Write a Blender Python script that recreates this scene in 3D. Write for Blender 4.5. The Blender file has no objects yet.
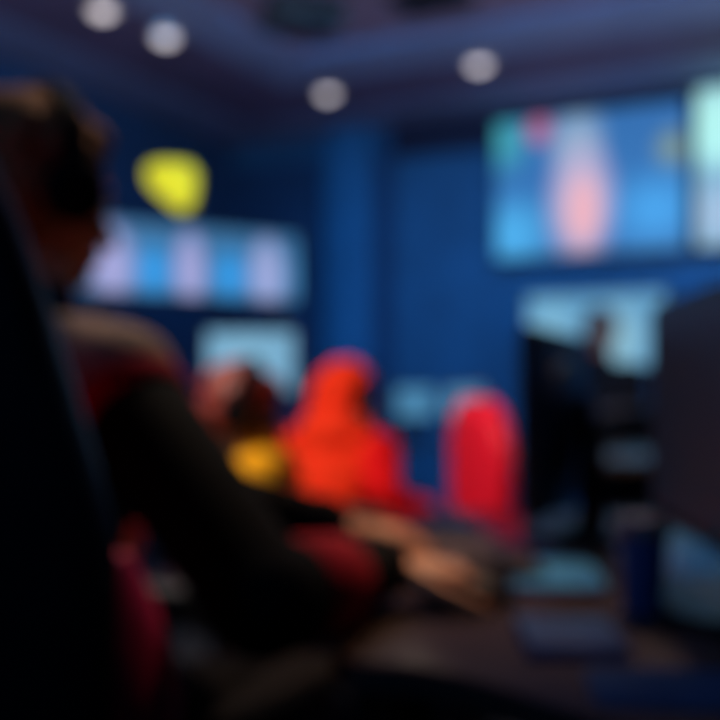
import bpy, bmesh, math, random
from mathutils import Vector, Matrix, Euler
random.seed(4)
S = bpy.context.scene
COL = S.collection
PI = math.pi

# ------------------------------------------------------------------ camera
FPX = 989.0
cam_d = bpy.data.cameras.new('camera'); cam = bpy.data.objects.new('camera', cam_d); COL.objects.link(cam)
cam.location = (0, 0, 1.0); cam.rotation_euler = (PI/2, 0, 0)
cam_d.sensor_width = 36; cam_d.lens = 36*FPX/720; cam_d.shift_y = 25/720
cam_d.clip_start = 0.02
cam_d.dof.use_dof = True; cam_d.dof.focus_distance = 0.22; cam_d.dof.aperture_fstop = 6.4
S.camera = cam
# ------------------------------------------------------------------ view and world
S.view_settings.view_transform = 'Standard'; S.view_settings.look = 'None'
S.view_settings.gamma = 1; S.view_settings.use_curve_mapping = False
S.view_settings.exposure = 0.0
w = bpy.data.worlds.new('dark_hall'); S.world = w; w.use_nodes = True
w.node_tree.nodes['Background'].inputs[0].default_value = (0.05, 0.12, 0.4, 1)
w.node_tree.nodes['Background'].inputs[1].default_value = 0.02

# room frame: corner, u runs along the back wall, v runs along the left wall towards the viewer
CX, CY = -1.06, 8.1
UX, UY = 0.8944, -0.4472
VX, VY = -0.4472, -0.8944
ROOM_A = math.atan2(UY, UX)
def R(u, v, z=0.0): return Vector((CX+u*UX+v*VX, CY+u*UY+v*VY, z))
def on_wall(px, v):
    """u along the back wall for an image column"""
    k = (px-360)/FPX
    # (CX+u UX+v VX) = k (CY+u UY+v VY)
    return (k*(CY+v*VY)-CX-v*VX)/(UX-k*UY)
def P(px, py, d): return Vector(((px-360)/FPX*d, d, 1.0+(385-py)/FPX*d))

def lamp(name, kind, loc, target, energy, color, **kw):
    l = bpy.data.lights.new(name, kind); o = bpy.data.objects.new(name, l); COL.objects.link(o)
    o.location = loc
    o.rotation_euler = (Vector(target)-Vector(loc)).to_track_quat('-Z', 'Y').to_euler()
    l.energy = energy; l.color = color
    for k, v in kw.items(): setattr(l, k, v)
    return o
# unseen wash, fill and key lamps added to light the hall
lamp('blue_wall_wash', 'AREA', R(3.4, 2.4, 2.85), R(3.3, 0, 1.0), 23, (0.07, 0.46, 1.0), shape='RECTANGLE', size=4.5, size_y=0.3, spread=math.radians(105))
lamp('blue_side_wash', 'AREA', R(2.3, 4.2, 2.6), R(0, 3.2, 1.2), 10, (0.1, 0.5, 1.0), shape='RECTANGLE', size=3.0, size_y=0.3, spread=math.radians(105))
lamp('ceiling_fill', 'AREA', R(3.6, 3.2, 1.9), R(3.0, 2.4, 3.0), 34, (0.95, 0.8, 1.0), shape='RECTANGLE', size=4.5, size_y=3.5)  # added fill that brightens the ceiling, no fitting there
lamp('warm_key', 'SPOT', (-1.7, 1.6, 2.9), (-0.1, 3.1, 0.85), 360, (1.0, 0.86, 0.72), spot_size=math.radians(42), spot_blend=0.6, shadow_soft_size=0.15)
lamp('warm_desk_key', 'SPOT', (0.7, 2.6, 2.9), (0.05, 1.22, 0.78), 260, (1.0, 0.6, 0.36), spot_size=math.radians(15), spot_blend=0.8, shadow_soft_size=0.15)
lamp('rim_key', 'SPOT', (-0.25, 2.5, 2.9), (-0.42, 1.3, 1.2), 150, (1.0, 0.78, 0.6), spot_size=math.radians(20), spot_blend=0.8, shadow_soft_size=0.2)
lamp('red_chair_key', 'SPOT', (0.1, 1.0, 2.9), (0.55, 2.9, 0.75), 90, (1.0, 0.8, 0.8), spot_size=math.radians(16), spot_blend=0.6, shadow_soft_size=0.15)

lamp('blue_back_wash', 'SPOT', (-1.4, -0.3, 2.8), (-0.42, 0.85, 1.1), 26, (0.08, 0.35, 1.0), spot_size=math.radians(40), spot_blend=0.8, shadow_soft_size=0.2)

# ------------------------------------------------------------------ materials
MATS = {}
def mat(name, col, rough=0.6, metal=0.0, emit=0.0, ecol=None, noise=0.12, nscale=40, spec=0.5, bump=0.0, sheen=0.0):
    if name in MATS: return MATS[name]
    m = bpy.data.materials.new(name); m.use_nodes = True; nt = m.node_tree; b = nt.nodes['Principled BSDF']
    b.inputs['Roughness'].default_value = rough; b.inputs['Metallic'].default_value = metal
    b.inputs['Specular IOR Level'].default_value = spec
    tc = nt.nodes.new('ShaderNodeTexCoord'); nz = nt.nodes.new('ShaderNodeTexNoise')
    nz.inputs['Scale'].default_value = nscale; nt.links.new(tc.outputs['Object'], nz.inputs['Vector'])
    rp = nt.nodes.new('ShaderNodeValToRGB')
    rp.color_ramp.elements[0].position = 0.3; rp.color_ramp.elements[1].position = 0.7
    rp.color_ramp.elements[0].color = tuple(c*(1-noise) for c in col)+(1,)
    rp.color_ramp.elements[1].color = tuple(min(1, c*(1+noise)) for c in col)+(1,)
    nt.links.new(nz.outputs['Fac'], rp.inputs['Fac']); nt.links.new(rp.outputs['Color'], b.inputs['Base Color'])
    if bump:
        bp = nt.nodes.new('ShaderNodeBump'); bp.inputs['Strength'].default_value = bump; bp.inputs['Distance'].default_value = 0.002
        nt.links.new(nz.outputs['Fac'], bp.inputs['Height']); nt.links.new(bp.outputs['Normal'], b.inputs['Normal'])
    if emit:
        b.inputs['Emission Color'].default_value = (ecol or col)+(1,); b.inputs['Emission Strength'].default_value = emit
    MATS[name] = m
    return m
def screen_mat(name, base, blobs, strength=1.0):
    """picture shown by a display: a base colour and soft shapes, in the panel's own coordinates (x across, z up)"""
    m = bpy.data.materials.new(name); m.use_nodes = True; nt = m.node_tree; b = nt.nodes['Principled BSDF']
    b.inputs['Base Color'].default_value = (0.01, 0.01, 0.012, 1); b.inputs['Roughness'].default_value = 0.4
    tc = nt.nodes.new('ShaderNodeTexCoord'); cur = None
    rgb = nt.nodes.new('ShaderNodeRGB'); rgb.outputs[0].default_value = base+(1,); cur = rgb.outputs[0]
    for (cx, cz, rx, rz, c, hard) in blobs:
        mp = nt.nodes.new('ShaderNodeMapping'); mp.vector_type = 'POINT'
        mp.inputs['Scale'].default_value = (1/rx, 0, 1/rz); mp.inputs['Location'].default_value = (-cx/rx, 0, -cz/rz)
        nt.links.new(tc.outputs['Object'], mp.inputs['Vector'])
        ln = nt.nodes.new('ShaderNodeVectorMath'); ln.operation = 'LENGTH'; nt.links.new(mp.outputs[0], ln.inputs[0])
        mr = nt.nodes.new('ShaderNodeMapRange'); mr.inputs['From Min'].default_value = hard; mr.inputs['From Max'].default_value = 1.0
        mr.inputs['To Min'].default_value = 1; mr.inputs['To Max'].default_value = 0
        nt.links.new(ln.outputs['Value'], mr.inputs['Value'])
        mx = nt.nodes.new('ShaderNodeMix'); mx.data_type = 'RGBA'
        nt.links.new(mr.outputs[0], mx.inputs['Factor']); nt.links.new(cur, mx.inputs['A']); mx.inputs['B'].default_value = c+(1,)
        cur = mx.outputs['Result']
    nt.links.new(cur, b.inputs['Emission Color']); b.inputs['Emission Strength'].default_value = strength
    return m

# ------------------------------------------------------------------ mesh helpers
def link(name, bm, m, parent=None, smooth=True):
    bmesh.ops.recalc_face_normals(bm, faces=bm.faces)
    me = bpy.data.meshes.new(name); bm.to_mesh(me); bm.free()
    if m: me.materials.append(m)
    if smooth:
        me.polygons.foreach_set('use_smooth', [True]*len(me.polygons))
        try: me.set_sharp_from_angle(angle=math.radians(38))
        except Exception: pass
    o = bpy.data.objects.new(name, me); COL.objects.link(o)
    if parent: o.parent = parent
    return o
def thing(name, label, cat, loc=(0, 0, 0), rz=0.0, group=None):
    o = bpy.data.objects.new(name, None); COL.objects.link(o); o.empty_display_size = 0.1
    o.location = loc; o.rotation_euler = (0, 0, rz); o['label'] = label; o['category'] = cat
    if group: o['group'] = group
    return o
def tag(o, label, cat, group=None):
    o['label'] = label; o['category'] = cat
    if group: o['group'] = group
    return o
def box(bm, c, s, bevel=0.0, M=None, seg=2):
    r = bmesh.ops.create_cube(bm, size=1.0); vs = r['verts']
    bmesh.ops.scale(bm, vec=s, verts=vs)
    if bevel:
        es = list({e for v in vs for e in v.link_edges})
        rr = bmesh.ops.bevel(bm, geom=es, offset=bevel, segments=seg, affect='EDGES', profile=0.6)
        vs = list({v for v in rr['verts']} | {v for v in vs if v.is_valid})
    if M is not None: bmesh.ops.transform(bm, matrix=M, verts=vs)
    bmesh.ops.translate(bm, vec=c, verts=vs)
def frame_of(d):
    d = Vector(d).normalized(); a = Vector((0, 0, 1)) if abs(d.z) < 0.9 else Vector((1, 0, 0))
    x = a.cross(d).normalized(); y = d.cross(x)
    return x, y, d
def loft(bm, rings):
    rows = [[bm.verts.new(p) for p in r] for r in rings]
    n = len(rows[0])
    for a, b in zip(rows, rows[1:]):
        for i in range(n): bm.faces.new((a[i], a[(i+1) % n], b[(i+1) % n], b[i]))
    bm.faces.new(rows[0][::-1]); bm.faces.new(rows[-1])
def tube(bm, pts, rads, n=12):
    pts = [Vector(p) for p in pts]
    if not hasattr(rads, '__len__'): rads = [rads]*len(pts)
    rings = []; px = None
    for i, p in enumerate(pts):
        d = (pts[min(i+1, len(pts)-1)]-pts[max(i-1, 0)])
        x, y, d = frame_of(d)
        if px is not None:
            x = (px-d*px.dot(d)).normalized(); y = d.cross(x)
        px = x
        rings.append([p+(x*math.cos(2*PI*k/n)+y*math.sin(2*PI*k/n))*rads[i] for k in range(n)])
    loft(bm, rings)
def cap(bm, a, b, ra, rb, n=14):
    """tapered capsule"""
    a = Vector(a); b = Vector(b); x, y, d = frame_of(b-a if (b-a).length > 1e-6 else (0, 0, 1))
    rings = []
    for k in range(1, 5):
        t = -PI/2+PI/2*k/4.5; rings.append((a+d*ra*math.sin(t), ra*math.cos(t)))
    rings.append((a, ra)); rings.append((b, rb))
    for k in range(1, 5):
        t = PI/2*k/4.5; rings.append((b+d*rb*math.sin(t), rb*math.cos(t)))
    loft(bm, [[c+(x*math.cos(2*PI*i/n)+y*math.sin(2*PI*i/n))*r for i in range(n)] for c, r in rings])
def ell(bm, c, r, M=None, u=20, v=14):
    q = bmesh.ops.create_uvsphere(bm, u_segments=u, v_segments=v, radius=1.0)['verts']
    bmesh.ops.scale(bm, vec=r, verts=q)
    if M is not None: bmesh.ops.transform(bm, matrix=M.to_4x4(), verts=q)
    bmesh.ops.translate(bm, vec=c, verts=q)
def sup(cx, cy, cz, rx, ry, axis='z', n=28, e=0.5, M=None):
    """superellipse ring in the plane across the axis"""
    out = []
    for k in range(n):
        t = 2*PI*k/n; c, s = math.cos(t), math.sin(t)
        a = rx*math.copysign(abs(c)**e, c); b = ry*math.copysign(abs(s)**e, s)
        p = Vector((a, b, 0)) if axis == 'z' else Vector((0, a, b))
        out.append(Vector((cx, cy, cz))+p)
    return out
def remeshed(name, bm, m, parent, voxel=0.008, smooth=6, factor=0.5):
    me = bpy.data.meshes.new('tmp'); bmesh.ops.recalc_face_normals(bm, faces=bm.faces); bm.to_mesh(me); bm.free()
    t = bpy.data.objects.new('tmp', me); COL.objects.link(t)
    r = t.modifiers.new('r', 'REMESH'); r.mode = 'VOXEL'; r.voxel_size = voxel; r.use_smooth_shade = True
    s = t.modifiers.new('s', 'SMOOTH'); s.factor = factor; s.iterations = smooth
    dg = bpy.context.evaluated_depsgraph_get(); dg.update()
    out = bpy.data.meshes.new_from_object(t.evaluated_get(dg)); out.name = name
    bpy.data.objects.remove(t); bpy.data.meshes.remove(me)
    out.materials.clear(); out.materials.append(m)
    out.polygons.foreach_set('use_smooth', [True]*len(out.polygons))
    o = bpy.data.objects.new(name, out); COL.objects.link(o)
    if parent: o.parent = parent
    return o
def copy_tree(o, parent=None):
    c = o.copy(); COL.objects.link(c)
    if parent: c.parent = parent
    for ch in [q for q in bpy.data.objects if q.parent == o]: copy_tree(ch, c)
    return c

# ------------------------------------------------------------------ room shell
H = 3.0; LU, LV = 9.0, 10.0
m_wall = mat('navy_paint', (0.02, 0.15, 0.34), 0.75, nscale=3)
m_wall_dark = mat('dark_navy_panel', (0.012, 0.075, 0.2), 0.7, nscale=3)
m_pil = mat('blue_pilaster_paint', (0.02, 0.2, 0.46), 0.7, nscale=3)
m_ceil = mat('indigo_ceiling', (0.17, 0.15, 0.24), 0.8, nscale=2)
m_band = mat('blue_band_cove_tint', (0.16, 0.24, 0.42), 0.7, nscale=2)  # glow of cove light put into the lighter band colour
m_soff = mat('soffit_paint', (0.11, 0.1, 0.2), 0.8, nscale=2)
m_floor = mat('dark_carpet', (0.012, 0.014, 0.022), 0.9, nscale=60, bump=0.4)
def slab(name, u0, u1, v0, v1, z0, z1, m, kind='structure', bevel=0.0):
    bm = bmesh.new(); c = R((u0+u1)/2, (v0+v1)/2, (z0+z1)/2)
    box(bm, (0, 0, 0), (u1-u0, v1-v0, z1-z0), bevel)
    o = link(name, bm, m, smooth=bool(bevel)); o.location = c; o.rotation_euler = (0, 0, ROOM_A)
    if kind: o['kind'] = kind
    return o
slab('floor', -0.2, LU+.2, -0.2, LV+.2, -0.12, 0, m_floor)
slab('ceiling', -0.2, LU+.2, -0.2, LV+.2, H, H+.12, m_ceil)
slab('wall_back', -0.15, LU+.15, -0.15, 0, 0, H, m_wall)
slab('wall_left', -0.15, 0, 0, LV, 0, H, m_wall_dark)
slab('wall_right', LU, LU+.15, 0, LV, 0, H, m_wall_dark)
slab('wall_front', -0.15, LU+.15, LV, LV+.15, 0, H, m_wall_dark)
# dark panelling in the corner, the lighter pilaster, the dark reveal beside it
slab('trim_1', 0.0, on_wall(318, .05), 0.0, 0.03, 0.1, H-.26, m_wall_dark)
slab('trim_2', on_wall(325, .14), on_wall(369, .14), 0.0, 0.14, 0, H-.06, m_pil, bevel=0.01)
slab('trim_3', on_wall(369, .05), on_wall(391, .05), 0.0, 0.05, 0.1, H-.26, m_wall_dark)
slab('baseboard_back', 0.03, LU, 0.0, 0.02, 0, 0.09, m_wall_dark)
slab('baseboard_left', 0.0, 0.02, 0.03, LV, 0, 0.09, m_wall_dark)
# ceiling: cornice by the wall, soffit with downlights, band coloured lighter for cove light, dark beam above the screens
slab('trim_4', 0.0, LU, 0.0, 0.5, H-.05, H, m_band)
slab('trim_5', 0.0, 0.5, 0.5, LV, H-.05, H, m_band)
slab('trim_6', 0.5, LU, 0.5, 1.22, H-.04, H, m_soff)
slab('trim_7', 0.5, 1.25, 1.22, LV, H-.04, H, m_soff)
slab('trim_8', 1.25, LU, 1.22, 1.65, H-.06, H, m_band)
slab('trim_9', 1.25, 1.6, 1.65, LV, H-.06, H, m_band)
slab('trim_10', on_wall(391, .1), LU, 0.0, 0.10, H-.3, H-.05, mat('black_navy', (0.006, 0.012, 0.05), 0.7))
slab('trim_11', 4.0, 4.4, 1.6, 5.0, H-.08, H, m_band)

# ------------------------------------------------------------------ ceiling fittings
m_trim = mat('white_metal', (0.5, 0.5, 0.52), 0.4, 0.3)
m_glow = mat('downlight_glow', (1, 0.95, 0.9), 0.5, emit=1.3, ecol=(0.95, 0.85, 0.85))
def downlight(u, v, z, label):
    t = thing('ceiling_downlight', label, 'ceiling light', R(u, v, z), ROOM_A, 'round downlights in the ceiling')
    bm = bmesh.new()
    prof = [(0.055, 0), (0.085, 0), (0.09, -0.01), (0.085, -0.022), (0.074, -0.03), (0.068, -0.03), (0.064, -0.012), (0.055, -0.012)]
    n = 28; rows = [[bm.verts.new((r*math.cos(2*PI*k/n), r*math.sin(2*PI*k/n), zz)) for k in range(n)] for r, zz in prof]
    for i in range(len(rows)):
        a, b = rows[i], rows[(i+1) % len(rows)]
        for k in range(n): bm.faces.new((a[k], a[(k+1) % n], b[(k+1) % n], b[k]))
    link('housing', bm, m_trim, t)
    bm = bmesh.new(); ell(bm, (0, 0, -0.014), (0.052, 0.052, 0.045)); link('diffuser', bm, m_glow, t)
downlight(1.44, .99, H-.04, 'round white downlight in the soffit, straight above the pale blue pilaster')
downlight(2.54, 1.1, H-.04, 'round white downlight in the soffit, nearest the big wall screen')
downlight(1.14, 2.33, H-.04, 'round white downlight, the right one of the pair in the upper left of the ceiling')
downlight(1.09, 2.79, H-.04, 'round white downlight, the left one of the pair at the top edge of the picture')

m_black = mat('black_plastic', (0.006, 0.006, 0.008), 0.45)
m_blackm = mat('black_matte', (0.003, 0.003, 0.005), 0.9, spec=0.1)
m_metal = mat('dark_steel', (0.03, 0.03, 0.035), 0.35, 0.9)
def projector(loc, rz, s, label):
    t = thing('projector', label, 'projector', loc, rz)
    bm = bmesh.new(); box(bm, (0, 0, -0.28), (0.42*s, 0.34*s, 0.14*s), 0.02); link('body', bm, m_black, t)
    bm = bmesh.new(); tube(bm, [(0.08*s, -0.17*s, -0.28), (0.08*s, -0.21*s, -0.28)], [0.045*s, 0.05*s], 20); link('lens', bm, m_metal, t)
    bm = bmesh.new(); tube(bm, [(0, 0, -0.22), (0, 0, 0)], 0.02, 12); box(bm, (0, 0, -0.008), (0.18, 0.18, 0.016)); link('ceiling_mount', bm, m_metal, t)
projector(P(302, 2, 4.6)*1.0 - Vector((0, 0, P(302, 2, 4.6).z-H)), 0.3, .85, 'black projector hanging from the ceiling above the middle of the hall')
bm = bmesh.new(); box(bm, (0, 0, -0.015), (0.4, 0.3, 0.03), 0.006)
for k in range(7): box(bm, (0, -0.11+k*0.037, -0.034), (0.34, 0.012, 0.012))
o = link('ceiling_vent', bm, m_black); o.location = (0.37, 5.1, H); o.rotation_euler = (0, 0, ROOM_A)
tag(o, 'black slatted air vent flush in the ceiling at the top of the picture', 'vent')

# ------------------------------------------------------------------ displays
def display(name, label, cat, loc, rz, wd, ht, smat, depth=0.05, bezel=0.02, group=None, mount=0.06, bez=None):
    """flat display: loc is its middle, it faces local -y; depth runs back along +y, brackets reach the wall"""
    t = thing(name, label, cat, loc, rz, group)
    bm = bmesh.new(); box(bm, (0, depth/2+0.004, 0), (wd, depth, ht), min(0.008, depth/4))
    link('casing', bm, bez or m_black, t)
    bm = bmesh.new(); box(bm, (0, 0.001, 0), (wd-2*bezel, 0.006, ht-2*bezel)); link('screen', bm, smat, t, smooth=False)
    if mount:
        for s in (-1, 1):
            bm = bmesh.new(); box(bm, (s*wd*0.25, depth+mount/2, 0), (0.06, mount, ht*0.6), 0.004); link('wall_bracket', bm, m_metal, t)
    return t
off = 0.12
u0, u1 = on_wall(493, off), on_wall(689, off)
uc = (u0+u1)/2; ww = u1-u0; zt, zb = 2.86, 1.865; hh = zt-zb
big = screen_mat('match_broadcast', (0.035, 0.17, 0.48), [
    (-0.45*ww, 0.35*hh, 0.18*ww, 0.28*hh, (0.06, 0.42, 0.5), 0.2),
    (-0.40*ww, -0.32*hh, 0.28*ww, 0.34*hh, (0.09, 0.52, 1.0), 0.1),
    (0.34*ww, -0.22*hh, 0.3*ww, 0.32*hh, (0.07, 0.42, 0.95), 0.1),
    (0.42*ww, 0.18*hh, 0.1*ww, 0.16*hh, (0.25, 0.35, 0.25), 0.2),
    (-0.245*ww, 0.40*hh, 0.085*ww, 0.13*hh, (0.5, 0.13, 0.27), 0.5),
    (-0.05*ww, 0.28*hh, 0.17*ww, 0.3*hh, (0.28, 0.45, 0.66), 0.4),
    (-0.03*ww, -0.12*hh, 0.2*ww, 0.5*hh, (0.6, 0.5, 0.72), 0.45),
    (-0.02*ww, -0.18*hh, 0.11*ww, 0.3*hh, (1.0, 0.5, 0.56), 0.5)], 0.85)
display('wall_screen', 'large wall screen showing a pink and white figure on bright blue', 'screen', R(uc, off, (zt+zb)/2), ROOM_A, ww, hh, big, group='large screens on the blue wall')
u2 = on_wall(693, off); wd2 = 1.6
side = screen_mat('side_broadcast', (0.2, 0.4, 0.56), [
    (-0.35*wd2, 0.25*hh, 0.32*wd2, 0.32*hh, (0.45, 0.9, 0.85), 0.5),
    (-0.38*wd2, -0.3*hh, 0.2*wd2, 0.25*hh, (0.35, 0.5, 0.68), 0.3)], 1.0)
display('wall_screen', 'wall screen with a pale mint glow cut off by the right picture edge', 'screen', R(u2+wd2/2, off, (zt+zb)/2+.03), ROOM_A, wd2, hh+.06, side, group='large screens on the blue wall')
# low pale screen under the big one
ul, ur = on_wall(524, .5), on_wall(668, .5)
low = screen_mat('score_panel', (0.13, 0.38, 0.62), [(-0.3*(ur-ul), -0.05, 0.22*(ur-ul), 0.3, (0.28, 0.62, 0.82), 0.1), (0.18*(ur-ul), -0.08, 0.2*(ur-ul), 0.3, (0.32, 0.62, 0.75), 0.1)], 0.85)
t = display('floor_screen', 'low pale cyan screen on a floor stand below the big wall screen', 'screen', R((ul+ur)/2, .5, 1.35), ROOM_A, ur-ul, 0.5, low, mount=0)
bm = bmesh.new(); tube(bm, [(-.3, 0.03, -1.33), (-.3, 0.03, -.2)], .025); tube(bm, [(.3, 0.03, -1.33), (.3, 0.03, -.2)], .025); box(bm, (0, 0.03, -1.34), (0.9, 0.35, 0.02), 0.004); link('stand', bm, m_metal, t)

# left hanging video wall: three portraits on blue
def facing(p, q): return math.atan2(q.y-p.y, q.x-p.x)
VA, VB = P(76, 210, 5.35), P(300, 240, 6.1)
VA.z = 1+ (385-212)/FPX*5.35; VB.z = VA.z
zt = VA.z; zb = 1+(385-300)/FPX*5.7
mid = (VA+VB)/2; vw = math.hypot(VB.x-VA.x, VB.y-VA.y); vh = zt-zb; a = facing(VA, VB)
lil = (0.36, 0.36, 0.66)
def bx(px):  # image column to panel coordinate
    k = (px-360)/FPX; ca, sa = math.cos(a), math.sin(a)
    return (k*mid.y-mid.x)/(ca-k*sa)
team = screen_mat('team_portraits', (0.03, 0.14, 0.30), [
    (bx(153), -.15*vh, 0.16, 0.42*vh, (0.02, 0.3, 0.75), 0.3), (bx(230), -.15*vh, 0.16, 0.42*vh, (0.02, 0.3, 0.75), 0.3),
    (bx(300), -.1*vh, 0.1, 0.5*vh, (0.06, 0.3, 0.6), 0.2),
    (bx(112), -.12*vh, 0.16, 0.6*vh, lil, 0.35), (bx(110), 0.16*vh, 0.1, 0.26*vh, (0.3, 0.32, 0.6), 0.3),
    (bx(190), -.12*vh, 0.12, 0.6*vh, lil, 0.4), (bx(190), 0.16*vh, 0.08, 0.24*vh, (0.3, 0.32, 0.6), 0.3),
    (bx(267), -.12*vh, 0.15, 0.6*vh, (0.32, 0.38, 0.68), 0.4), (bx(267), 0.16*vh, 0.09, 0.24*vh, (0.28, 0.34, 0.6), 0.3)], 1.05)
t = display('video_wall', 'wide blue video wall with three pale lilac portraits, left of the corner', 'screen', (mid.x, mid.y, (zt+zb)/2), a, vw, vh, team, mount=0)
for s in (-1, 1):
    bm = bmesh.new(); tube(bm, [(s*vw*.4, 0.03, -(zt+zb)/2+.02), (s*vw*.4, 0.03, -vh/2+.02)], 0.025); box(bm, (s*vw*.4, 0.03, -(zt+zb)/2+.01), (0.2, 0.35, 0.02), .004)
    link('support_post', bm, m_metal, t)
# pale screen under it
sl, sr = P(203, 330, 5.0), P(298, 330, 5.0)
pale = screen_mat('pale_panel', (0.16, 0.4, 0.6), [(-0.03, 0.03, 0.26, 0.14, (0.22, 0.5, 0.7), 0.2)], 0.9)
t = display('floor_screen', 'small pale blue screen below the video wall, behind the yellow-clad player', 'screen', (sl.x/2+sr.x/2, 5.0, 1.12), 0.0, sr.x-sl.x, 0.34, pale, mount=0)
bm = bmesh.new(); tube(bm, [(0, 0.03, -1.1), (0, 0.03, -0.14)], 0.03); box(bm, (0, 0.03, -1.11), (0.45, 0.4, 0.02), .004); link('stand', bm, m_metal, t)

# yellow lit sign: a shield standing on the top edge of the video wall
yd = 5.6
pts = [(136, 166), (140, 158), (160, 154), (196, 157), (206, 170), (204, 196), (196, 216), (182, 219), (168, 208), (150, 194), (138, 180)]
t = thing('hanging_sign', 'bright yellow lit shield-shaped sign hanging above the video wall', 'sign', P(172, 187, yd))
def outline(bm, pts, d, y0, y1, c, k=1.0):
    q = [((p[0]-c[0])/FPX*d*k, (c[1]-p[1])/FPX*d*k) for p in pts]
    f = [bm.verts.new((x, y0, z)) for x, z in q]; g = [bm.verts.new((x, y1, z)) for x, z in q]
    bm.faces.new(f); bm.faces.new(g[::-1]); n = len(q)
    for i in range(n): bm.faces.new((f[i], g[i], g[(i+1) % n], f[(i+1) % n]))
pts = [(172+(x-172)*.76, 187+(y-187)*.8) for x, y in pts]
bm = bmesh.new(); outline(bm, pts, yd, 0.0, 0.06, (172, 187)); link('sign_box', bm, mat('yellow_edge', (0.5, 0.45, 0.02), 0.5), t, False)
bm = bmesh.new(); outline(bm, pts, yd, -0.008, -0.001, (172, 187), 0.93); link('sign_face', bm, mat('yellow_lit', (0.6, 0.6, 0.02), 0.5, emit=0.75, ecol=(0.85, 0.72, 0.0)), t, False)
for s in (-.1, .1):
    bm = bmesh.new(); tube(bm, [(s*.9, 0.03, 0.12), (s*.9, 0.03, H-P(172, 187, yd).z)], 0.004, 8); link('hanging_wire', bm, m_metal, t)

# ------------------------------------------------------------------ gaming chair
def gaming_chair(label, loc, rz, side_m, centre_m, back_h=0.78, group=None, lean=0.14, wing=None, taper=0.0, arms=True):
    """local: sitter faces +x, origin on the floor under the seat"""
    t = thing('gaming_chair', label, 'chair', loc, rz, group)
    def rows(y0, hw, x0, th, z0, z1, n=14):
        rs = []
        for i in range(n+1):
            k = i/n; z = z0+(z1-z0)*k
            wv = hw*(0.86+0.2*math.sin(k*PI*0.9))*(1-max(0, k-0.72)**1.6*3.0)*(1-taper*max(0, k-0.42))
            e = 1 if 0 < i < n else 0.7
            rs.append(sup(x0-(z-0.5)*lean, y0, z, th*e, wv*e, 'z', 28, 0.7))
        return rs
    bm = bmesh.new(); loft(bm, rows(0, 0.27, -0.27, 0.045, 0.5, 0.5+back_h)); link('backrest', bm, side_m, t)
    bm = bmesh.new(); loft(bm, rows(0, 0.14, -0.243, 0.03, 0.54, 0.5+back_h-min(.18, back_h*.35))); link('centre_panel', bm, centre_m, t)
    for s in ((-1, 1) if back_h > .6 else ()):
        bm = bmesh.new(); rs = []
        for i in range(13):
            k = i/12; z = 0.56+((0.29 if wing else back_h-.28))*k; r = 0.045*math.sin(PI*(0.1+0.8*k))
            rs.append(sup((-0.20 if wing else -0.235)-(z-0.5)*lean, s*(0.24 if wing else 0.215), z, r+(.9*r if wing else .012), r, 'z', 16, 0.9))
        loft(bm, rs); link('side_bolster', bm, wing or side_m, t)
    if back_h > .6: bm = bmesh.new(); ell(bm, (-0.23-(back_h-.1)*lean, 0, 0.5+back_h-.13), (0.045, 0.13, 0.06)); link('neck_pillow', bm, centre_m, t)
    bm = bmesh.new(); rs = []
    for i in range(15):
        k = i/14; x = -0.24+0.52*k; e = min(1, math.sin(PI*min(max(k, .04), .96))**0.25)
        rs.append(sup(x, 0, 0.44+0.01*math.cos(k*5), 0.255*e, 0.05*e, 'x', 28, 0.6))
    loft(bm, rs); link('seat', bm, side_m, t)
    for s in (-1, 1):
        bm = bmesh.new(); cap(bm, (-0.18, s*0.225, 0.49), (0.22, s*0.235, 0.48), 0.035, 0.03); link('seat_bolster', bm, side_m, t)
    if arms:
        for s in (-1, 1):
            bm = bmesh.new(); box(bm, (0.02, s*0.32, 0.66), (0.26, 0.085, 0.025), 0.012); ar = link('armrest', bm, m_blackm, t)
            bm = bmesh.new(); tube(bm, [(0.0, s*0.26, 0.41), (0.0, s*0.32, 0.43), (0.0, s*0.32, 0.65)], [0.018, 0.02, 0.022]); link('armrest_post', bm, m_black, ar)
    bm = bmesh.new(); tube(bm, [(0, 0, 0.12), (0, 0, 0.25), (0, 0, 0.251), (0, 0, 0.4)], [0.035, 0.035, 0.022, 0.022], 16); box(bm, (0, 0, 0.385), (0.24, 0.18, 0.03), 0.01); link('gas_lift', bm, m_metal, t)
    for k in range(5):
        q = 2*PI*k/5+0.3; c, s = math.cos(q), math.sin(q)
        bm = bmesh.new(); tube(bm, [(0.02*c, 0.02*s, 0.12), (0.18*c, 0.18*s, 0.105), (0.31*c, 0.31*s, 0.08)], [0.028, 0.022, 0.015], 10)
        lg = link('base_leg', bm, m_black, t)
        bm = bmesh.new(); x, y = -s*0.014, c*0.014
        for g in (-1, 1): tube(bm, [(0.31*c+g*x, 0.31*s+g*y, 0.031), (0.31*c+g*x*2, 0.31*s+g*y*2, 0.031)], 0.03, 16)
        tube(bm, [(.31*c, .31*s, .03), (.31*c, .31*s, .085)], 0.008, 8); link('caster', bm, m_black, lg)
    return t
m_cred = mat('red_leatherette', (0.75, 0.008, 0.03), 0.5, spec=0.25)
m_cmag = mat('magenta_leatherette', (0.8, 0.01, 0.14), 0.6)
m_cblk = mat('black_leatherette', (0.008, 0.01, 0.016), 0.42)

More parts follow.
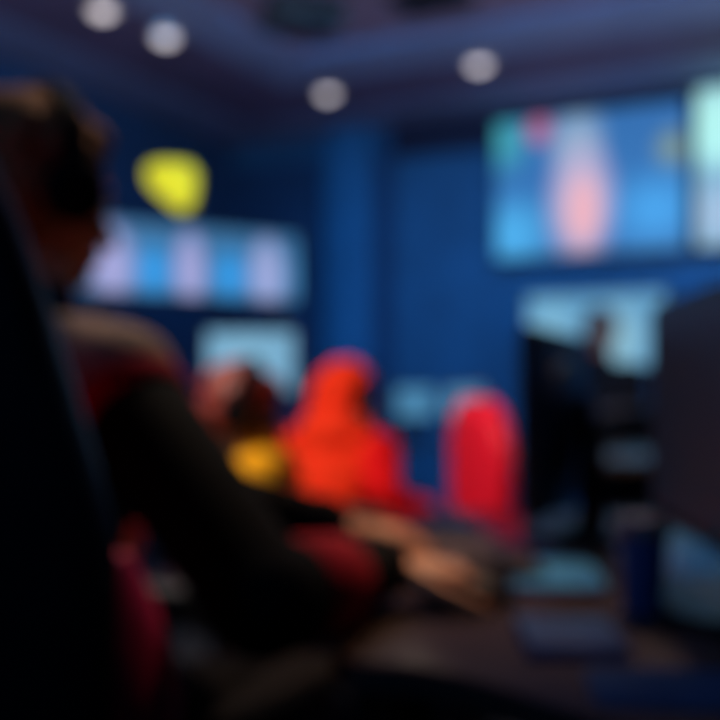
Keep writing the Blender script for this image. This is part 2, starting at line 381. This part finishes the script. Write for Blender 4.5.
# ------------------------------------------------------------------ people
m_eye = mat('eye_white', (0.6, 0.58, 0.55), 0.2, noise=0); m_iris = mat('iris', (0.02, 0.012, 0.008), 0.2, noise=0)
def ik(a, b, l1, l2, hint):
    a, b = Vector(a), Vector(b); d = b-a; L = min(d.length, (l1+l2)*0.995); dn = d.normalized()
    b = a+dn*L; x = (l1*l1-l2*l2+L*L)/(2*L); h = math.sqrt(max(0, l1*l1-x*x))
    hv = Vector(hint); hv = (hv-dn*hv.dot(dn)).normalized()
    return a+dn*x+hv*h, b
def hand(bm, wrist, direc, palm_n, side, curl=0.5, k=1.0):
    """palm and five fingers; direc = knuckle direction, palm_n = away from the palm (back of hand up)"""
    d = Vector(direc).normalized(); n = Vector(palm_n); n = (n-d*n.dot(d)).normalized(); s = d.cross(n)*side  # s towards the thumb
    w = Vector(wrist)
    M = Matrix((d, s, n)).transposed()
    ell(bm, w+d*0.05*k, (0.052*k, 0.041*k, 0.0165*k), M)
    ell(bm, w+d*0.075*k, (0.025*k, 0.043*k, 0.014*k), M)
    ell(bm, w+d*0.03*k+s*0.022*k-n*0.006*k, (0.032*k, 0.02*k, 0.016*k), M)
    for off, L in ((0.031, 0.072), (0.0105, 0.08), (-0.0105, 0.074), (-0.031, 0.058)):
        p = w+d*0.088*k+s*off*k; ang = 0.15; segs = (0.45, 0.3, 0.25); r = 0.0092*k
        sp = s*(off*2.2)
        for q, f in enumerate(segs):
            ang += curl*(0.75 if q else 0.5)
            e = p+((d+sp).normalized()*math.cos(ang)-n*math.sin(ang))*L*k*f
            cap(bm, p, e, r, r*0.9, 10); p = e; r *= 0.9
    p = w+d*0.025*k+s*0.03*k; r = 0.0115*k
    for q, (f, a2) in enumerate(((0.042, 0.75), (0.032, 0.45), (0.025, 0.25))):
        e = p+(d*math.cos(a2)+s*math.sin(a2)-n*0.25).normalized()*f*k
        cap(bm, p, e, r, r*0.9, 10); p = e; r *= 0.9

def person(label, loc, rz, lean=(0.05, 0.0), head_off=(0.05, 0.0, 0.24), head_yaw=0.0, head_pitch=0.0, hands=((0.5, 0.12, 0.77), (0.5, -0.12, 0.77)),
           hand_dirs=((1, 0, 0), (1, 0, 0)), skin=None, top_m=None, sleeve_m=None, yoke=None, leg_m=None, hair_m=None, hair='short', seat_z=0.56, voxel=0.009, elbow=((-0.4, 0.8, -0.7), (-0.4, -0.8, -0.7)), torso_h=0.46, standing=False, curl=0.55, bones=(0.30, 0.27)):
    t = thing('person', label, 'person', loc, rz)
    P0 = Vector((0, 0, seat_z)); C0 = Vector((lean[0], lean[1], seat_z+torso_h)); mid_ = (P0*0.5+C0*0.5)+Vector((-0.02, 0, 0))
    ax = (C0-P0).normalized(); yy = Vector((0, 1, 0))
    SH = [C0+Vector((0, s*0.175, -0.01)) for s in (1, -1)]
    HC = C0+Vector(head_off)
    HR = Matrix.Rotation(head_yaw, 3, 'Z') @ Matrix.Rotation(head_pitch, 3, 'Y')
    TM = ax.rotation_difference(Vector((0, 0, 1))).inverted().to_matrix()
    arms = []
    for i in (0, 1):
        e, wv = ik(SH[i], hands[i], bones[0], bones[1], elbow[i]); arms.append((e, wv))
    def torso(bm, g):
        ell(bm, P0+Vector((0, 0, 0.02)), (0.115+g, 0.165+g, 0.12+g), TM)
        ell(bm, mid_, (0.105+g, 0.145+g, 0.17+g), TM)
        ell(bm, C0-ax*0.13, (0.118+g, 0.168+g, 0.17+g), TM)
        cap(bm, SH[0]-Vector((0, .03, .01)), SH[1]+Vector((0, .03, -.01)), 0.062+g, 0.062+g)
        cap(bm, C0-ax*0.02, C0+(HC-C0)*0.35, 0.075+g*.6, 0.058+g*.5)
    def legs(bm, g, shoe=False):
        for s in (1, -1):
            hp = P0+Vector((0.02, s*0.09, -0.01))
            if standing: kn = P0+Vector((0.02, s*0.1, -0.42)); an = Vector((0, s*0.1, 0.09))
            else: kn = Vector((0.42, s*0.13, seat_z-0.02)); an = Vector((0.36, s*0.14, 0.09))
            cap(bm, hp, kn, 0.085+g, 0.056+g); cap(bm, kn, an, 0.054+g, 0.036+g*1.3)
    # body
    bm = bmesh.new(); torso(bm, 0); legs(bm, 0)
    for s in (1, -1):
        a0 = Vector((0.36 if not standing else 0, s*(0.14 if not standing else 0.1), 0.06)); cap(bm, a0+Vector((-.03, 0, -.01)), a0+Vector((0.13, s*.01, -0.02)), 0.036, 0.03)
    for i, s in ((0, 1), (1, -1)):
        e, wv = arms[i]
        cap(bm, SH[i], e, 0.052, 0.04); cap(bm, e, wv, 0.04, 0.025)
        hand(bm, wv, hand_dirs[i], (0, 0, 1), s if False else (-s if True else s), curl)
    cap(bm, C0-ax*.02, HC+HR @ Vector((-.015, 0, -.06)), 0.058, 0.054)
    def h(x, y, z): return HC+HR @ Vector((x, y, z))
    ell(bm, h(-0.012, 0, 0.03), (0.098, 0.076, 0.092), HR); ell(bm, h(0.02, 0, -0.03), (0.07, 0.06, 0.075), HR)
    ell(bm, h(0.048, 0, -0.085), (0.035, 0.034, 0.026), HR)
    cap(bm, h(0.083, 0, 0.012), h(0.108, 0, -0.03), 0.008, 0.014, 10)
    ell(bm, h(0.07, 0, 0.03), (0.02, 0.052, 0.012), HR)
    ell(bm, h(0.083, 0, -0.056), (0.012, 0.026, 0.006), HR); ell(bm, h(0.081, 0, -0.066), (0.011, 0.022, 0.007), HR)
    for s in (1, -1):
        ell(bm, h(-0.005, s*0.078, -0.002), (0.018, 0.009, 0.03), HR); ell(bm, h(0.06, s*0.035, -0.025), (0.025, 0.022, 0.02), HR)
    remeshed('body', bm, skin, t, voxel*0.62 if voxel < .008 else voxel*.75, 3, 0.4)
    for s in (1, -1):
        bm = bmesh.new(); ell(bm, h(0.074, s*0.03, 0.008), (0.013, 0.015, 0.010), HR, 14, 10); ey = link('eye', bm, m_eye, t)
        bm = bmesh.new(); ell(bm, h(0.085, s*0.03, 0.008), (0.003, 0.006, 0.006), HR, 10, 8); link('iris', bm, m_iris, ey)
    # clothes
    bm = bmesh.new(); torso(bm, 0.016); remeshed('shirt', bm, top_m, t, voxel, 6)
    for i in (0, 1):
        e, wv = arms[i]; bm = bmesh.new()
        cap(bm, SH[i], e, 0.068, 0.056); cap(bm, e, e+(wv-e)*0.93, 0.058, 0.037)
        x, y, d = frame_of(wv-e)
        tube(bm, [e+(wv-e)*0.86, e+(wv-e)*0.95], [0.043, 0.04], 16)
        remeshed('sleeve', bm, sleeve_m or top_m, t, voxel, 4)
    if yoke:
        for mt, f0, f1, rr in yoke:
            bm = bmesh.new()
            for i in yoke_sides(f0):
                a_ = (C0+Vector((0, 0, 0.03))).lerp(SH[i]+Vector((0, 0, 0.012)), f0[1]); b_ = (C0+Vector((0, 0, 0.03))).lerp(SH[i]+Vector((0, 0, 0.012)), f1)
                cap(bm, a_, b_, rr, rr)
            remeshed('shoulder_panel', bm, mt, t, voxel, 4)
    bm = bmesh.new(); legs(bm, 0.014); cap(bm, P0+Vector((.02, .09, -.01)), P0+Vector((.02, -.09, -.01)), .11, .11); remeshed('trousers', bm, leg_m, t, voxel, 6)
    for s in (1, -1):
        ox = 0.36 if not standing else 0; a0 = Vector((ox, s*(0.14 if not standing else 0.1), 0))
        bm = bmesh.new(); cap(bm, a0+Vector((-.035, 0, 0.055)), a0+Vector((0.14, s*.01, 0.045)), 0.044, 0.036)
        box(bm, a0+Vector((0.05, s*.005, 0.017)), (0.27, 0.09, 0.03), 0.012); remeshed('shoe', bm, m_black, t, 0.008, 4)
    if hair:
        bm = bmesh.new()
        if hair == 'hood':
            ell(bm, h(-0.035, 0, 0.02), (0.115, 0.105, 0.13), HR); ell(bm, h(-0.05, 0, -0.07), (0.09, 0.09, 0.09), HR)
            ell(bm, C0+(HC-C0)*0.3+Vector((-.03, 0, 0)), (0.12, 0.14, 0.08))
            o = remeshed('hood', bm, hair_m, t, voxel, 6)
            # cut the face opening
            bm = bmesh.new(); bm.from_mesh(o.data); inv = HR.transposed()
            kill = [v for v in bm.verts if (lambda q: q.x > 0.035 and abs(q.y) < 0.085 and -0.14 < q.z < 0.115)(inv @ (v.co-HC))]
            bmesh.ops.delete(bm, geom=kill, context='VERTS'); bm.to_mesh(o.data); bm.free()
            sm = o.modifiers.new('cloth', 'SOLIDIFY'); sm.thickness = 0.006; sm.offset = 1
        else:
            ell(bm, h(-0.022, 0, 0.05), (0.105, 0.087, 0.093), HR); ell(bm, h(-0.045, 0, 0.0), (0.082, 0.083, 0.088), HR)
            ell(bm, h(0.04, 0, 0.095), (0.05, 0.06, 0.03), HR)
            if hair == 'long': ell(bm, h(-0.06, 0, -0.08), (0.06, 0.08, 0.1), HR)
            for k in range(46):
                q = random.uniform(-PI, PI); zz = random.uniform(0.0, 1.0); rr = math.sqrt(max(0, 1-zz*zz))
                p = h(-0.022+0.1*rr*math.cos(q), 0.083*rr*math.sin(q), 0.05+0.088*zz)
                if math.cos(q) > 0.75 and zz < 0.5: continue
                cap(bm, p, p+HR @ Vector((-0.012, 0.006*math.sin(q), -0.012)), 0.012, 0.006, 8)
            remeshed('hair', bm, hair_m, t, 0.006, 2, 0.3)
    t['_h'] = 1; del t['_h']
    MW = Matrix.Translation(Vector(loc)) @ Matrix.Rotation(rz, 4, 'Z')
    return t, MW, HC, HR, C0, SH, arms
def yoke_sides(f): return f[0]
def headset(label, MW, HC, HR, cup_m, band_m, r=0.085, mic=True):
    R4 = MW.to_3x3() @ HR; t = thing('headset', label, 'headset', MW @ HC); t.rotation_euler = R4.to_euler()
    bm = bmesh.new(); n = 18; rs = []
    for k in range(n+1):
        q = PI*k/n; y = (r+.012)*math.cos(q); z = 0.01+0.142*math.sin(q)
        x = 0.0; nx = Vector((0, math.cos(q), math.sin(q)))
        c = Vector((-0.01, y, z)); rs.append([c+Vector((0.018, 0, 0)), c+nx*0.008+Vector((.012, 0, 0)), c+nx*0.008-Vector((.012, 0, 0)), c-Vector((0.018, 0, 0)), c-nx*0.006])
    loft(bm, rs); link('headband', bm, band_m, t)
    for s in (1, -1):
        bm = bmesh.new(); tube(bm, [(-0.01, s*(r-.008), 0), (-0.01, s*(r+.008), 0), (-0.01, s*(r+.028), 0), (-0.01, s*(r+.034), 0)], [0.036, 0.043, 0.038, 0.028], 22); link('ear_cup', bm, cup_m, t)
    if mic:
        bm = bmesh.new(); tube(bm, [(0.0, -(r+.015), -0.02), (0.06, -(r+.01), -0.06), (0.115, -0.035, -0.075)], [0.004, 0.003, 0.003], 8); ell(bm, (0.115, -0.03, -0.075), (0.009, 0.012, 0.009)); link('microphone', bm, m_black, t)
    return t
sk1 = mat('skin_warm', (0.68, 0.29, 0.13), 0.5, spec=0.3); sk2 = mat('skin_brown', (0.2, 0.085, 0.05), 0.5, spec=0.3); sk3 = mat('skin_deep', (0.07, 0.03, 0.022), 0.5)
m_jblk = mat('black_cloth', (0.003, 0.004, 0.006), 0.9, spec=0.1, bump=0.3); m_jtan = mat('tan_cloth', (0.34, 0.2, 0.12), 0.85); m_jred = mat('dark_red_cloth', (0.42, 0.008, 0.025), 0.85, spec=0.1)
m_yel = mat('yellow_cloth', (0.85, 0.38, 0.01), 0.85, spec=0.1, bump=0.3); m_red = mat('orange_red_cloth', (0.9, 0.04, 0.01), 0.85, spec=0.1, bump=0.3); m_dred = mat('red_cloth', (0.72, 0.006, 0.008), 0.85, spec=0.1, bump=0.3)
m_dark = mat('charcoal_cloth', (0.006, 0.007, 0.010), 0.9, spec=0.15); m_hbr = mat('brown_hair', (0.3, 0.12, 0.045), 0.85, spec=0.15, nscale=120, noise=0.4)
m_hred = mat('reddish_hair', (0.22, 0.02, 0.012), 0.55, nscale=120, noise=0.4); m_hblk = mat('black_hair', (0.008, 0.006, 0.006), 0.5, nscale=120, noise=0.4)

# --- foreground player in black (seen from behind, right arm reaching onto the desk)
Y1 = math.radians(60); L1 = Vector((-0.47, 1.17, 0))
def loc_of(pw, L, yaw): return Matrix.Rotation(-yaw, 3, 'Z') @ (Vector(pw)-L)
def dir_of(dw, yaw): return Matrix.Rotation(-yaw, 3, 'Z') @ Vector(dw)
p1, M1, HC1, HR1, C1, SH1, A1 = person('person in black jacket with tan and dark red shoulder, hands on the desk', L1, Y1,
    lean=(0.09, 0.01), head_off=(0.065, 0.03, 0.245), head_yaw=-0.2, head_pitch=0.1,
    hands=(loc_of((0.05, 1.40, 0.772), L1, Y1), loc_of((0.03, 1.175, 0.785), L1, Y1)),
    hand_dirs=(dir_of((1, -.15, -.12), Y1), dir_of((1, 0.1, -.12), Y1)), skin=sk1, top_m=m_jblk, leg_m=m_dark, hair_m=m_hbr, torso_h=0.44, voxel=0.0075,
    yoke=[(m_jtan, ((1,), 0.45), 0.98, 0.0735)], elbow=((-0.2, 0.8, -0.9), (-0.8, -0.7, -0.5)), bones=(0.345, 0.25))
e_, w_ = A1[1]; s_ = SH1[1]
bm = bmesh.new(); tube(bm, [s_.lerp(e_, .06), s_.lerp(e_, .08), s_.lerp(e_, .15), s_.lerp(e_, .17)], [.068, .073, .071, .066], 28)
o = link('shoulder_stripe', bm, m_jred, p1); o['label'] = 'dark red stripe at the shoulder'
bm = bmesh.new(); tube(bm, [e_.lerp(w_, .18), e_.lerp(w_, .22), e_.lerp(w_, .52), e_.lerp(w_, .56)], [.054, .0575, .0515, .048], 24)
o = link('sleeve_band', bm, m_jred, p1); o['label'] = 'dark red sleeve band'
headset('black over-ear headset worn by the foreground player in the black jacket', M1, HC1, HR1, m_blackm, m_blackm, mic=False)
gaming_chair('black and magenta gaming chair under the foreground player in the black jacket', L1+Vector((0.07, -0.02, 0)), math.radians(77), m_cblk, m_cmag, 0.88, lean=0.10, wing=m_cmag, taper=0.85)

# --- player in yellow with reddish hair
L2 = Vector((-0.33, 2.65, 0)); Y2 = 0.0
p2, M2, HC2, HR2, C2, SH2, A2 = person('person with reddish hair in a yellow-orange top, seated beyond the black jacket sleeve', L2, Y2,
    lean=(0.08, 0), head_off=(-0.065, 0.02, 0.14), head_pitch=0.25, hands=((0.30, 0.12, 0.64), (0.30, -0.14, 0.62)), skin=sk3, top_m=m_yel, leg_m=m_dark, hair_m=m_hred, torso_h=0.33, seat_z=0.45, elbow=((0.0, 0.3, -1), (0.0, -0.4, -1)))
headset('black headset on the reddish-haired player in yellow', M2, HC2, HR2, m_blackm, m_blackm)
gaming_chair('black gaming chair under the player in the yellow-orange top', L2+Vector((-0.05, 0, 0)), Y2, m_cblk, m_cblk, 0.36)

# --- player in red hood
L4 = Vector((-0.135, 3.2, 0)); Y4 = 1.0
p4, M4, HC4, HR4, C4, SH4, A4 = person('person in a bright red hooded top with the hood up, bent over the desk', L4, Y4,
    lean=(0.10, 0), head_off=(0.09, 0.0, 0.13), head_pitch=0.35, head_yaw=-1.35, hands=(loc_of((0.1, 3.62, 0.62), L4, Y4), loc_of((0.22, 3.14, 0.60), L4, Y4)), hand_dirs=(dir_of((1, .3, -.2), Y4), dir_of((1, .2, -.2), Y4)), skin=sk3, top_m=m_red, sleeve_m=m_dred, leg_m=m_dark, hair_m=m_red, hair='hood', torso_h=0.36, seat_z=0.435,
    elbow=((-0.1, 0.5, -0.9), (-0.8, -0.6, -0.6)))
gaming_chair('low red gaming chair under the player in the red hooded top', L4+Vector((-0.06, 0, 0)), Y4, m_cred, m_cred, 0.22)

# --- empty red chair beyond the end of the desk
gaming_chair('bright red empty gaming chair standing past the far end of the near desk', (0.62, 2.9, 0), math.radians(8), m_cred, m_cred, 0.46, lean=0.02)

# --- spectator in front of the low pale screen
LS = Vector((P(600, 330, 5.3).x, 5.3, 0))
person('person with greyish brown hair sitting dark before the low pale screen', LS, PI/2, lean=(0.0, 0), head_off=(0.02, 0, 0.22), hands=((0.30, 0.12, 0.62), (0.30, -0.12, 0.62)),
    skin=sk2, top_m=m_dark, leg_m=m_dark, hair_m=mat('grey_brown_hair', (0.12, 0.1, 0.085), 0.6, nscale=120), torso_h=0.50, seat_z=0.56, voxel=0.012)
gaming_chair('black gaming chair under the spectator in front of the low pale screen', LS+Vector((0, -0.05, 0)), PI/2, m_cblk, m_cblk, 0.4)

# ------------------------------------------------------------------ desks
m_desk = mat('glossy_dark_desk', (0.06, 0.04, 0.035), 0.24, spec=0.35, nscale=6)
def desk(label, x0, x1, y0, y1, z, m, loc=(0, 0, 0), rz=0.0, shape=None):
    t = thing('gaming_desk', label, 'desk', loc, rz, 'long dark gaming desks')
    bm = bmesh.new()
    if shape:
        ins = [(x*.99+.004, y*.985+.006) for x, y in shape]
        lv = [[bm.verts.new((x, y, zz)) for x, y in q] for q, zz in ((ins, z-.036), (shape, z-.03), (shape, z-.005), (ins, z))]
        for a_, b_ in zip(lv, lv[1:]):
            for k in range(len(shape)): bm.faces.new((a_[k], a_[(k+1) % len(shape)], b_[(k+1) % len(shape)], b_[k]))
        bm.faces.new(lv[0][::-1]); bm.faces.new(lv[-1])
    else: box(bm, ((x0+x1)/2, (y0+y1)/2, z-.018), (x1-x0, y1-y0, 0.036), 0.01)
    link('desktop', bm, m, t)
    for x in (x0+.08, x1-.08):
        for y in (y0+.08, y1-.08):
            bm = bmesh.new(); tube(bm, [(x, y, 0.0), (x, y, z-.034)], 0.024, 14); link('leg', bm, m_black, t)
    bm = bmesh.new(); box(bm, (x1-.06, (y0+y1)/2, z-.24), (0.018, y1-y0-.2, 0.36), 0.003); link('modesty_panel', bm, m_blackm, t)
    return t
desk('glossy dark desk under the hands of the player in black', 0, 1.0, 0, 1.14, 0.74, m_desk, (-0.03, 0.93, 0), math.radians(-4.9),
     [(0, .04), (.03, .01), (.08, 0), (.13, -.03), (.18, -.08), (.24, -.15), (.32, -.2), (.42, -.23), (.55, -.24), (1.0, -.24), (1.0, 1.14), (.02, 1.14), (0, 1.12)])
desk('dark desk carrying the two small lit monitors beyond the red-hooded player', 0, 0.8, 0, 1.5, 0.74, m_desk, (0.34, 3.45, 0), math.radians(-4.9))

# ------------------------------------------------------------------ monitors and peripherals
def monitor(name, label, a, b, ztop, zbot, smat, desk_z=0.74, group=None, shell=None):
    """a, b: ends of the panel seen from its front (left end first)"""
    a, b = Vector(a), Vector(b); c = (a+b)/2; ang = math.atan2(b.y-a.y, b.x-a.x); wd = math.hypot(b.x-a.x, b.y-a.y); ht = ztop-zbot
    t = thing(name, label, 'monitor', (c.x, c.y, desk_z), ang, group)
    zc = (ztop+zbot)/2-desk_z
    bm = bmesh.new(); box(bm, (0, 0.014, zc), (wd, 0.024, ht), 0.006); ell(bm, (0, 0.026, zc), (wd*.36, 0.022, ht*.36)); link('casing', bm, shell or m_black, t)
    bm = bmesh.new(); box(bm, (0, 0.0005, zc+.004), (wd-.02, 0.004, ht-.03)); link('screen', bm, smat, t, False)
    bm = bmesh.new(); tube(bm, [(0, 0.07, 0.012), (0, 0.07, zc)], [0.026, 0.02], 14); box(bm, (0, .055, zc), (.08, .04, .08), .006); link('stand_neck', bm, m_black, t)
    bm = bmesh.new(); rs = [sup(0, 0.04, z, 0.13*k, 0.09*k, 'z', 28, .7) for z, k in ((0, .97), (0.008, 1), (0.014, .95))]; loft(bm, rs); link('stand_base', bm, m_black, t)
    return t
dimscr = screen_mat('dim_game', (0.012, 0.011, 0.02), [(0, 0, 0.2, 0.1, (0.035, 0.03, 0.05), 0.1)], 0.6)
glow = screen_mat('game_blue', (0.08, 0.28, 0.5), [(0, 0, .15, .1, (0.2, 0.45, 0.65), 0.2)], 0.8)
# A: back seen, screen towards the players
monitor('monitor', 'black monitor seen from behind, between the red chair and the pale screen', (0.435, 1.98), (0.24, 1.5), 1.09, 0.79, dimscr, group='monitors on the near desk')
# B: large one cut by the right picture edge
monitor('monitor', 'large dark monitor at a grazing angle, cut by the right picture edge', (0.40, 1.36), (0.37, 0.93), 1.11, 0.82, dimscr, group='monitors on the near desk', shell=mat('grey_violet_plastic', (0.03, 0.028, 0.036), 0.35))
monitor('monitor', 'small lit monitor just right of the red hood', P(394, 400, 4.2), P(436, 400, 4.3), 1.0, 0.84, glow, group='lit monitors on the far desk')
monitor('monitor', 'small lit monitor at the left shoulder of the empty red chair', P(444, 400, 4.2), P(486, 400, 4.1), 1.0, 0.84, glow, group='lit monitors on the far desk')

m_key = mat('grey_keycaps', (0.05, 0.055, 0.07), 0.5)
def keyboard(label, loc, rz, m=None, km=None):
    t = thing('keyboard', label, 'keyboard', loc, rz, 'keyboards on the near desk')
    bm = bmesh.new(); box(bm, (0, 0, 0.011), (0.36, 0.13, 0.018), 0.005); link('base', bm, m or m_black, t)
    bm = bmesh.new()
    for r in range(5):
        x = -0.168
        for k in range(15):
            wk = 0.02 if not (r == 0 and 4 <= k < 9) else 0.0224
            box(bm, (x+0.0115, -0.048+r*0.024, 0.025), (0.019, 0.019, 0.009), 0.002, seg=1); x += 0.0225
    link('keys', bm, km or m_key, t, False)
    return t
def mouse(label, loc, rz):
    t = thing('mouse', label, 'mouse', loc, rz)
    bm = bmesh.new(); rs = []
    for i in range(11):
        k = i/10; e = math.sin(PI*(0.04+.92*k))**.5; hgt = 0.017*e*(1.2-.5*k); rs.append(sup(-0.055+.11*k, 0, hgt, 0.031*e, hgt*.99, 'x', 18, .8))
    loft(bm, rs); link('shell', bm, m_black, t)
    bm = bmesh.new(); tube(bm, [(0.03, -0.004, 0.027), (0.03, 0.004, 0.027)], 0.007, 14); link('scroll_wheel', bm, m_metal, t)
keyboard('grey keyboard under the fingers of the foreground player', (0.15, 1.47, 0.74), math.radians(-80), None, mat('warm_keycaps', (0.12, 0.09, 0.085), 0.5))
mouse('black mouse on the desk under the nearer hand', (0.13, 1.17, 0.744), math.radians(5))
# blue screen reflections in the desk, built as flat objects
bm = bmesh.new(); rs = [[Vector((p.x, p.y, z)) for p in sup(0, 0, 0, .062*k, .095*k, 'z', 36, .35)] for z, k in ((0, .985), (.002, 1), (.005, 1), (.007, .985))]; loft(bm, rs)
o = link('glint', bm, mat('pale_blue_glint', (0.09, 0.5, 1.0), 0.35, spec=0.2), None); o.location = (0.262, 1.34, 0.74); o.rotation_euler = (0, 0, -0.08)  # thin slab, its pale blue stands in for a desk reflection
tag(o, 'flat pale blue tablet standing in for a desk reflection below the black monitor', 'glint')

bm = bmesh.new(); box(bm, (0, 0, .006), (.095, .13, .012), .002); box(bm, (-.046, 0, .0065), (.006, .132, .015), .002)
o = link('gleam', bm, mat('dark_blue_gleam', (0.03, 0.12, 0.32), 0.5, spec=0.15), None); o.location = (0.212, 1.0, 0.74); o.rotation_euler = (0, 0, -0.05)  # dark blue block put in for a second reflection in the desk
tag(o, 'small dark blue notebook as a stand-in reflection between the tablet and the mouse pad', 'gleam')
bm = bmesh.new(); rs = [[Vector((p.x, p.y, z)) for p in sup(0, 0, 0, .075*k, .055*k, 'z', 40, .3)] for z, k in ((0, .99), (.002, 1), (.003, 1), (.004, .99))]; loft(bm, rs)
o = link('glint_pad', bm, mat('dark_blue_glint', (0.04, 0.13, 0.28), 0.7, spec=0.15), None); o.location = (0.27, 0.84, 0.74); o.rotation_euler = (0, 0, -0.15)  # blue reflection at the desk's near edge, coloured onto a pad
tag(o, 'dark blue mouse pad standing in for the desk reflection closest to the camera', 'mouse pad')
t = thing('paper_cup', 'blue paper cup with a beige lid in front of the large dark monitor', 'cup', (0.325, 1.135, 0.74))
bm = bmesh.new(); tube(bm, [(0, 0, 0), (0, 0, .004), (0, 0, .092)], [.021, .022, .029], 28); link('cup_body', bm, mat('blue_card', (0.03, 0.13, 0.36), 0.5), t)
bm = bmesh.new(); tube(bm, [(0, 0, .09), (0, 0, .096), (0, 0, .097), (0, 0, .108)], [.031, .031, .027, .025], 28); link('lid', bm, mat('beige_plastic', (0.35, 0.25, 0.2), 0.4), t)
